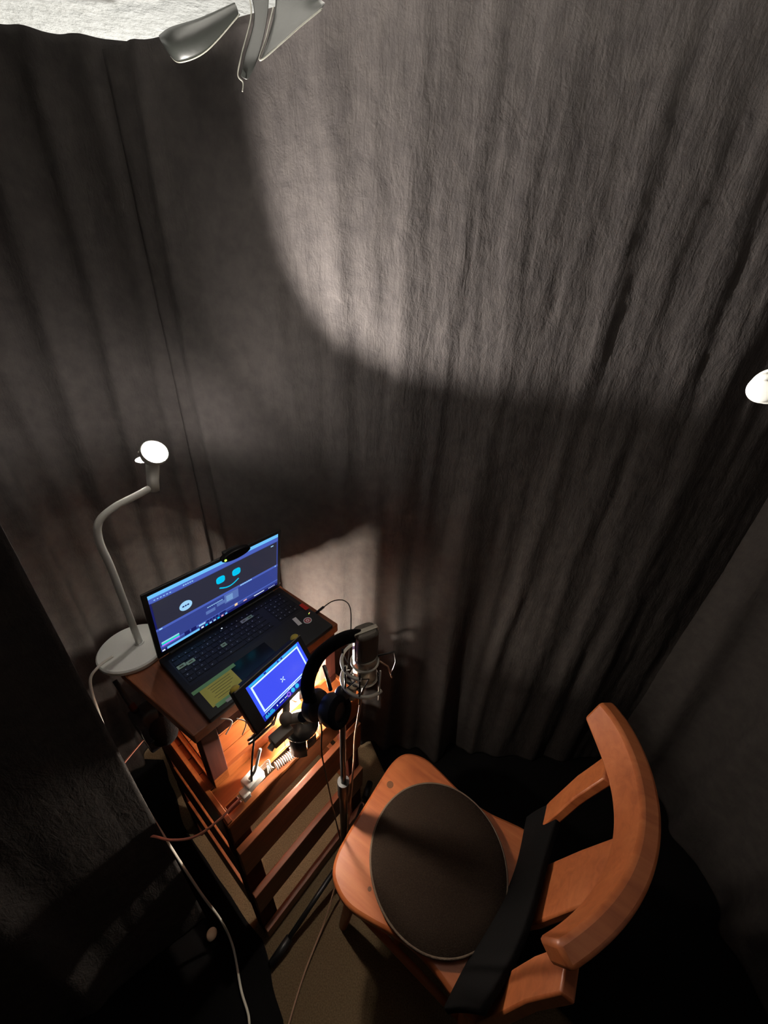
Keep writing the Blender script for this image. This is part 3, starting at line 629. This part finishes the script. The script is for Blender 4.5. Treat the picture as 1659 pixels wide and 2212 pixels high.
# ------------------------------------------------------------------ microphone with shock mount
MP = Vector((-0.028, 0.632, 1.075))
MT = thing('microphone', 'grey metal condenser microphone with a rounded flat head in a shock mount', 'microphone', tuple(MP))
def stadium(rx, ry, n=32, p=3.2):
    return [(rx * math.copysign(abs(math.cos(2 * math.pi * k / n)) ** (2 / p), math.cos(2 * math.pi * k / n)), ry * math.copysign(abs(math.sin(2 * math.pi * k / n)) ** (2 / p), math.sin(2 * math.pi * k / n))) for k in range(n)]
rotm = Matrix.Rotation(math.radians(30), 4, 'Z')
MB().prism(stadium(0.026, 0.026), -0.005, 0.075).xf(rotm).build('body', 'champagne', MT, smooth=40, bev=0.003)
MB().prism(stadium(0.0285, 0.024), 0.075, 0.158).xf(rotm).build('head_grille', 'mic_grille', MT, smooth=40, bev=0.007)
mb = MB()
for s_ in (-1, 1): mb.box((s_ * 0.0285, 0, 0.116), (0.0035, 0.012, 0.085))
mb.box((0, 0, 0.1585), (0.058, 0.012, 0.003)); mb.xf(rotm).build('head_band', 'champagne', MT, bev=0.001)
MB().cyl((0, 0, -0.028), (0, 0, -0.005), 0.011).build('cable_plug', 'steel', MT, smooth=40)
def ring(r, z, a0, a1, n=36): return [(r * math.cos(math.radians(a0 + (a1 - a0) * k / n)), r * math.sin(math.radians(a0 + (a1 - a0) * k / n)), z) for k in range(n + (0 if a1 - a0 >= 360 else 1))]
SM = thing('shock_mount', 'pale grey ring shock mount holding the microphone', 'mount', tuple(MP))
MB().tube(ring(0.0325, 0.055, 0, 360), 0.0028, 8, closed=True).build('inner_ring', 'mount_grey', SM, smooth=True)
MB().tube(ring(0.0325, 0.002, 0, 360), 0.0028, 8, closed=True).build('inner_ring', 'mount_grey', SM, smooth=True)
MB().tube(ring(0.056, 0.058, 95, 265), 0.004, 8).build('outer_ring', 'mount_grey', SM, smooth=True)
MB().tube(ring(0.056, -0.004, 150, 320), 0.0048, 8).build('outer_ring', 'mount_grey', SM, smooth=True)
for a_ in (110, 165, 220, 262, 312):
    t = math.radians(a_); x, y = math.cos(t), math.sin(t)
    MB().tube([(0.057 * x, 0.057 * y, -0.03), (0.057 * x, 0.057 * y, 0.075)], 0.0022, 8).build('pin', 'black_metal' if a_ != 312 else 'mount_grey', SM, smooth=True)
    MB().tube([(0.056 * x, 0.056 * y, 0.058), (0.034 * math.cos(t + 0.5), 0.034 * math.sin(t + 0.5), 0.030), (0.056 * x, 0.056 * y, -0.004)], 0.0016, 6).build('elastic_cord', 'black_cable', SM, smooth=True)
MB().tube([(0.030, 0.010, 0.062), (0.070, 0.018, 0.070), (0.076, 0.004, 0.052), (0.066, -0.008, 0.020)], 0.0028, 8).build('elastic_hook', 'black_cable', SM, smooth=True)
MB().tube([(0.036, -0.002, 0.058), (0.056, -0.004, 0.044), (0.068, -0.008, 0.010)], 0.0022, 8).build('elastic_hook', 'copper_cable', SM, smooth=True)
MB().tube([(-0.054, 0.005, -0.02), (-0.03, -0.002, -0.034), (0.0, 0.0, -0.036)], 0.006, 8).build('yoke', 'black_metal', SM, smooth=True)
MB().cyl((-0.030, -0.030, -0.045), (-0.026, -0.022, -0.015), 0.011, 0.009).build('tilt_knob', 'grey_metal', SM, smooth=40)

# ------------------------------------------------------------------ headphones hung on the stand
HB = Vector((-0.100, 0.585, 1.02))
HP = thing('headphones', 'black over-ear headphones hanging on the microphone stand', 'headphones', tuple(HB))
band = [(-0.057, 0.005, 0.005), (-0.062, 0.008, 0.055), (-0.053, 0.012, 0.105), (-0.032, 0.016, 0.155), (0.0, 0.022, 0.190), (0.034, 0.032, 0.205), (0.062, 0.042, 0.196), (0.082, 0.05, 0.165)]
MB().tube(spline(band, 8), 0.016, 12, flat=(0.017, 0.010), up=(0, -1, 0.3)).build('headband', 'black_fabric', HP, smooth=True)
qx = Matrix.Rotation(math.radians(62), 4, 'Z') @ Matrix.Rotation(math.radians(70), 4, 'X')
MB().lathe([(0.020, -0.020), (0.036, -0.015), (0.040, 0.0), (0.037, 0.016), (0.024, 0.020)], seg=32).xf(Matrix.Translation((0.0, -0.010, 0.0)) @ qx).build('ear_cup', 'black_plastic', HP, smooth=50)
MB().tube([Vector((0, -0.010, 0)) + (qx @ Vector((0.031 * math.cos(t * math.pi / 16), 0.031 * math.sin(t * math.pi / 16), 0.022))) for t in range(32)], 0.009, 10, closed=True).build('ear_pad', 'black_fabric', HP, smooth=True)
MB().lathe([(0.020, -0.016), (0.036, -0.012), (0.040, 0.0), (0.037, 0.013), (0.024, 0.016)], seg=32).xf(Matrix.Translation((-0.048, 0.014, -0.022)) @ qx).build('ear_cup', 'black_plastic', HP, smooth=50)
MB().tube([(-0.006, 0.004, 0.055), (-0.012, 0.004, 0.10), (-0.020, 0.010, 0.13)], 0.005, 8).build('slider', 'steel', HP, smooth=True)

# ------------------------------------------------------------------ things on the table
def cable(name, pts, r, m, label, group=None, seg=8):
    p0 = Vector(pts[0]); t = MB().tube([p - p0 for p in spline(pts, 10)], r, seg).build(name, m, smooth=True); t.location = p0
    return tag(t, label, 'cable', group)
cable('lamp_cable', cb, 0.0036, 'white_cable', 'long white cable running from the lamp base down to the floor')
cable('usb_cable', [(-0.622, 0.615, 0.81), (-0.645, 0.585, 0.79), (-0.675, 0.545, 0.76), (-0.70, 0.50, 0.72), (-0.73, 0.44, 0.70)], 0.0026, 'pink_cable', 'short pinkish cable plugged into the black box with the antenna')
cable('power_cable', [(-0.318, 0.512, 0.749), (-0.345, 0.478, 0.755), (-0.372, 0.452, 0.74), (-0.43, 0.43, 0.70), (-0.50, 0.432, 0.665), (-0.56, 0.44, 0.66), (-0.60, 0.43, 0.65)], 0.0030, 'pink_cable', 'reddish cable from the white adapter across to the left curtain')
PA = thing('power_adapter', 'overexposed white plug adapter with loose wires on the table edge', 'adapter', (-0.316, 0.520, ZT + 0.0075), A)
MB().box((0.016, 0.010, 0.015), (0.052, 0.036, 0.028), Matrix.Rotation(0.1, 3, 'Z'), bev=0.003).build('body', 'white_plastic', PA, smooth=40)
MB().box((-0.018, -0.004, 0.011), (0.020, 0.026, 0.020), bev=0.002).build('plug', 'white_plastic', PA, smooth=40)
for k in range(4):
    MB().tube(spline([(0.04, 0.008 + 0.004 * k, 0.016), (0.055 + 0.004 * k, 0.004 * k, 0.03), (0.062, 0.012 - 0.006 * k, 0.018 + 0.004 * k), (0.052 + 0.006 * k, -0.006, 0.008)], 6), 0.0018, 6).build('loose_wire', 'white_plastic', PA, smooth=True)
RB = thing('ribbed_sleeve', 'short translucent ribbed sleeve lying on the table edge', 'sleeve', (-0.262, 0.575, ZT + 0.010), A - 0.15)
mb = MB()
for k in range(12): mb.tube([(0.006 * k, 0.011 * math.cos(t * math.pi / 8), 0.006 + 0.009 * math.sin(t * math.pi / 8) + 0.003) for t in range(16)], 0.0016, 6, closed=True)
mb.build('ribs', 'clear_rib', RB, smooth=True)
MB().cyl((0, 0, 0.009), (0.066, 0, 0.009), 0.0075).build('core', 'clear_rib', RB, smooth=40)
cc = Vector((-0.285, 0.575, 0.90))
loopp = []
for k in range(60):
    t = k * 2 * math.pi / 26; loopp.append(cc + Vector((math.cos(t) * 0.036 * U.x, math.cos(t) * 0.036 * U.y, 0)) + V * (0.022 * math.sin(t)) + Vector((0, 0, -0.030 * math.sin(t) + 0.0006 * k)))
loopp = [Vector((-0.245, 0.60, 0.985)), Vector((-0.25, 0.60, 0.95))] + loopp + [Vector((-0.305, 0.545, 0.86)), Vector((-0.312, 0.535, 0.80)), Vector((-0.312, 0.525, 0.762))]
cl = MB().tube([p - loopp[0] for p in loopp], 0.0028, 8).build('coiled_cable', 'black_cable', smooth=True); cl.location = loopp[0]
tag(cl, 'black cable looped in a ring below the small monitor', 'cable')
cable('adapter_cord', [(-0.29, 0.56, 0.86), (-0.297, 0.552, 0.83), (-0.304, 0.54, 0.80), (-0.318, 0.53, 0.775)], 0.0042, 'white_plastic', 'short thick white cord above the adapter')
cable('headphone_cable', [(-0.135, 0.585, 0.985), (-0.130, 0.575, 0.93), (-0.130, 0.560, 0.86), (-0.118, 0.556, 0.72), (-0.105, 0.560, 0.55), (-0.092, 0.572, 0.36), (-0.085, 0.578, 0.22)], 0.0022, 'black_cable', 'thin dark cable hanging from the headphones along the stand')
cable('microphone_cable', [(-0.028, 0.632, 1.045), (-0.034, 0.622, 1.00), (-0.040, 0.615, 0.94), (-0.048, 0.610, 0.85), (-0.050, 0.606, 0.74), (-0.056, 0.592, 0.60), (-0.064, 0.585, 0.42), (-0.072, 0.582, 0.28), (-0.095, 0.55, 0.14), (-0.13, 0.46, 0.03), (-0.18, 0.34, 0.007), (-0.21, 0.22, 0.006), (-0.23, 0.10, 0.006)], 0.0030, 'copper_cable', 'brownish microphone cable hanging beside the stand to the floor')
cable('audio_wire', [(-0.178, 0.923, 1.019), (-0.150, 0.934, 1.036), (-0.115, 0.93, 1.045), (-0.092, 0.91, 1.035), (-0.085, 0.87, 1.00), (-0.082, 0.80, 0.97), (-0.078, 0.70, 1.0), (-0.074, 0.64, 1.05)], 0.0018, 'black_cable', 'thin black wire arching from the laptop side to the headphones')
cj = MB().cyl((0, 0, 0), (0.024, 0.012, 0.018), 0.0042).build('audio_plug', 'black_plastic', smooth=40); cj.location = (-0.202, 0.911, 1.002); tag(cj, 'small black plug in the right side of the laptop', 'plug')
kb = MB().lathe([(0.004, 0.0), (0.012, 0.002), (0.014, 0.006), (0.010, 0.010), (0.003, 0.011)], seg=20).build('white_cap', 'white_plastic', smooth=50); kb.location = W(0.602, 0.930, 0.9955); tag(kb, 'small white round cap behind the laptop hinge', 'cap')
# scattered bright wire bits hanging at the stand front
for k, (p, q, r_) in enumerate([((-0.372, 0.560, 0.985), (-0.352, 0.570, 0.96), (-0.362, 0.548, 0.94)), ((-0.335, 0.565, 0.98), (-0.318, 0.572, 0.955), (-0.325, 0.555, 0.93)), ((-0.30, 0.585, 0.985), (-0.296, 0.575, 0.95), (-0.285, 0.57, 0.92))]):
    cable('loose_wire', [p, q, r_], 0.0016, 'white_cable', ('thin pale wire end hanging at the left of the stool front', 'thin pale wire end hanging below the yellow note', 'thin pale wire end hanging beside the monitor corner')[k])

# black box with antenna at the left side of the stool
DV = thing('wireless_receiver', 'black box with a stub antenna hanging on the left side of the stool', 'device', (-0.632, 0.640, 0.800), math.radians(142))
MB().box((-0.012, -0.004, 0.022), (0.140, 0.072, 0.044), bev=0.006).build('body', 'black_gloss', DV, smooth=40)
MB().sphere((-0.062, -0.012, 0.030), 0.036, (1.25, 1.0, 0.75)).build('cloth_wrap', 'black_fabric', DV, smooth=True)
MB().tube([(0.045, 0.012, 0.038), (0.072, 0.016, 0.062), (0.125, 0.02, 0.11)], [0.008, 0.0075, 0.0062], 12).build('antenna', 'black_plastic', DV, smooth=True)
MB().cyl((0.050, 0.013, 0.042), (0.064, 0.015, 0.055), 0.0094).build('antenna_ring', 'wood_dark', DV, smooth=40)
MB().box((0.0, -0.034, 0.024), (0.024, 0.014, 0.010), bev=0.002).build('usb_plug', 'pink_cable', DV, smooth=40)
# ------------------------------------------------------------------ wooden chair
CR = math.radians(58); CC = Vector((0.188, 0.512, 0))
CH = thing('wooden_chair', 'worn orange-brown wooden chair with a curved back rail', 'chair', tuple(CC), CR)
half = [(0.0, 0.232), (0.10, 0.232), (0.165, 0.226), (0.205, 0.205), (0.226, 0.165), (0.232, 0.12), (0.222, 0.06), (0.208, 0.0), (0.200, -0.06), (0.203, -0.12), (0.215, -0.18), (0.222, -0.225), (0.215, -0.262), (0.17, -0.275), (0.0, -0.278)]
hs = [(p.x, p.y) for p in spline([(x, y, 0) for x, y in half], 5)]
out = hs + [(-x, y) for x, y in hs[::-1][1:-1]]
MB().prism(out, 0.418, 0.450).build('seat', 'wood_chair', CH, smooth=35, bev=0.009)
for x, y in ((0.150, 0.150), (-0.150, 0.150), (0.165, -0.215), (-0.165, -0.215)):
    kx, ky = x * 1.22, y * (1.25 if y > 0 else 1.15)
    MB().tube([(x, y, 0.42), ((x + kx) / 2, (y + ky) / 2, 0.21), (kx, ky, 0.0)], [0.021, 0.020, 0.015], 14).build('leg', 'wood_chair', CH, smooth=True)
for s_ in (-1, 1):
    MB().tube([(s_ * 0.168, 0.165, 0.20), (s_ * 0.182, -0.23, 0.20)], 0.011, 10).build('stretcher', 'wood_chair', CH, smooth=True)
MB().tube([(-0.172, 0.0, 0.20), (0.172, 0.0, 0.20)], 0.010, 10).build('stretcher', 'wood_chair', CH, smooth=True)
for x, y in ((0.085, 0.195), (-0.17, 0.10), (-0.155, 0.075)):
    MB().lathe([(0.012 if x > 0 else 0.006, 0.4494), (0.011 if x > 0 else 0.005, 0.4506)], (x, y, 0), 18).build('wood_plug', 'knot', CH)
# back: crest rail swept on an arc, outer posts and a middle splat
CX0 = 0.095
def crest_pt(t):   # t -1..1
    return Vector((CX0 + 0.275 * t, -0.385 + 0.105 * t * t, 0.0))
nseg = 36; mb = MB(); rings = []
for k in range(nseg + 1):
    t = -1 + 2 * k / nseg; p = crest_pt(t); tn = (crest_pt(t + 0.01) - crest_pt(t - 0.01)).normalized(); nn = Vector((-tn.y, tn.x, 0))   # nn towards the sitter
    e = 1 - abs(t) ** 6 * 0.35; hh = 0.105 * e; cz = 0.925 + 0.012 * (1 - t * t)
    sec = []
    for a_, b_ in ((-1, -1), (1, -1), (1, 1), (-1, 1)):
        sec.append(p + nn * (a_ * 0.019 - 0.012 * b_) + Vector((0, 0, cz + b_ * hh / 2)))
    rings.append([mb.bm.verts.new(v_) for v_ in sec])
for a_, b_ in zip(rings, rings[1:]):
    for k in range(4): mb.bm.faces.new((a_[k], a_[(k + 1) % 4], b_[(k + 1) % 4], b_[k]))
mb.bm.faces.new(rings[0][::-1]); mb.bm.faces.new(rings[-1])
mb.build('crest_rail', 'wood_chair', CH, smooth=40, bev=0.008)
def board(pts, wd, th, name):
    mb = MB(); rg = []
    for i, p in enumerate(pts):
        p = Vector(p); w_ = wd[i] if isinstance(wd, (list, tuple)) else wd
        rg.append([mb.bm.verts.new(p + Vector((a_ * w_ / 2, b_ * th / 2, 0))) for a_, b_ in ((-1, -1), (1, -1), (1, 1), (-1, 1))])
    for a_, b_ in zip(rg, rg[1:]):
        for k in range(4): mb.bm.faces.new((a_[k], a_[(k + 1) % 4], b_[(k + 1) % 4], b_[k]))
    mb.bm.faces.new(rg[0][::-1]); mb.bm.faces.new(rg[-1])
    mb.build(name, 'wood_chair', CH, smooth=40, bev=0.004)
board([(0.215, -0.245, 0.43), (0.222, -0.268, 0.60), (0.235, -0.300, 0.76), (0.245, -0.335, 0.885)], [0.066, 0.072, 0.070, 0.070], 0.024, 'back_post')
board([(-0.190, -0.245, 0.43), (-0.190, -0.262, 0.60), (-0.178, -0.288, 0.76), (-0.170, -0.318, 0.885)], [0.066, 0.072, 0.070, 0.070], 0.024, 'back_post')
board([(0.030, -0.258, 0.43), (0.032, -0.295, 0.60), (0.034, -0.335, 0.76), (0.036, -0.372, 0.885)], [0.11, 0.135, 0.125, 0.12], 0.018, 'back_splat')
# round felt seat pad
SP = thing('seat_pad', 'round dark brown felt seat pad on the wooden chair', 'cushion', tuple(CC + Vector((0.022, -0.02, 0.4505))))
mb = MB(); prof = [(0.002, 0.0), (0.195, 0.0), (0.200, 0.004), (0.200, 0.013), (0.196, 0.017), (0.15, 0.0185), (0.08, 0.019), (0.002, 0.019)]
mb.lathe(prof, seg=80).build('pad', 'felt', SP, smooth=50)
MB().tube([(0.1985 * math.cos(t * math.pi / 60), 0.1985 * math.sin(t * math.pi / 60), 0.014) for t in range(120)], 0.0032, 8, closed=True).build('stitched_edge', 'felt_edge', SP, smooth=True)
# black back cushion leaning at the rear of the seat
mb = MB()
def padf(u_, v_):
    x = -0.245 + 0.50 * u_; y = -0.170 - 0.060 * u_ - 0.055 * v_ - 0.02 * math.sin(math.pi * u_); z = 0.452 + (0.205 - 0.02 * math.sin(3 * u_)) * v_
    return Vector((x, y + 0.006 * math.sin(7 * u_ + 3 * v_), z))
mb.grid(padf, 40, 16)
BP = mb.build('back_cushion', 'black_fabric', smooth=True, solid=0.016, bev=0.004); BP.location = CC; BP.rotation_euler = (0, 0, CR)
tag(BP, 'thin black cushion leaning against the chair back', 'cushion')

# ------------------------------------------------------------------ odds and ends
def clothf(u_, v_):
    yb = float(np.interp(v_, [0, 0.25, 0.5, 1.0], [1.10, 0.93, 0.78, 0.42])); xb = float(np.interp(v_, [0, 0.25, 0.5, 1.0], [-0.02, 0.07, 0.17, 0.46]))
    p = Vector((xb, yb, 0)).lerp(Vector((1.36, 1.10 - 1.4 * v_, 0)), u_)
    n_ = noise.noise(Vector((p.x * 9, p.y * 9, 2.0))); p.z = 0.008 + 0.006 * (1 + n_); return p
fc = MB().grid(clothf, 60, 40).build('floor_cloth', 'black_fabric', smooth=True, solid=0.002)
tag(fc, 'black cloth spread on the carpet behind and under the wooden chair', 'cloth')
def clothl(u_, v_):
    y = -0.25 + 1.20 * v_
    xb = float(np.interp(y, [-0.25, 0.1, 0.25, 0.36, 0.415, 0.44, 0.585, 0.708, 0.95], [0.0, -0.15, -0.225, -0.30, -0.345, -0.39, -0.575, -0.735, -0.95])) + 0.012 * noise.noise(Vector((y * 14, 0.3, 0)))
    x = -1.06 + (xb + 1.06) * u_
    return Vector((x, y, 0.007 + 0.003 * (1 + noise.noise(Vector((x * 9, y * 9, 5.0))))))
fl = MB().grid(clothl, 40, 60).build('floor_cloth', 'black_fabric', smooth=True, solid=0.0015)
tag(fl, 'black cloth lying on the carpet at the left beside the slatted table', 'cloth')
kn = MB().tube(spline([(0, 0, 0), (0.012, 0.012, 0.004), (0.05, 0.030, 0.006), (0.12, 0.06, 0.006)], 8), [0.006] + [0.0125] * 4 + [0.0165] * 4 + [0.0195] * 8 + [0.0205] * 8, 20).build('curtain_rod', 'white_plastic', smooth=True, sub=1)
kn.location = (0.405, 0.437, 1.826); tag(kn, 'white rounded rod end poking in at the right edge', 'rod')
kb2 = MB().lathe([(0.004, 0.0), (0.014, 0.004), (0.017, 0.015), (0.013, 0.027), (0.004, 0.031)], seg=20).build('pale_knob', 'skin_knob', smooth=60); kb2.location = (-0.505, 0.415, 0.020)
kb2.rotation_euler = (0.3, 0.4, 0); tag(kb2, 'small pale oval knob at the foot of the left curtain edge', 'knob')
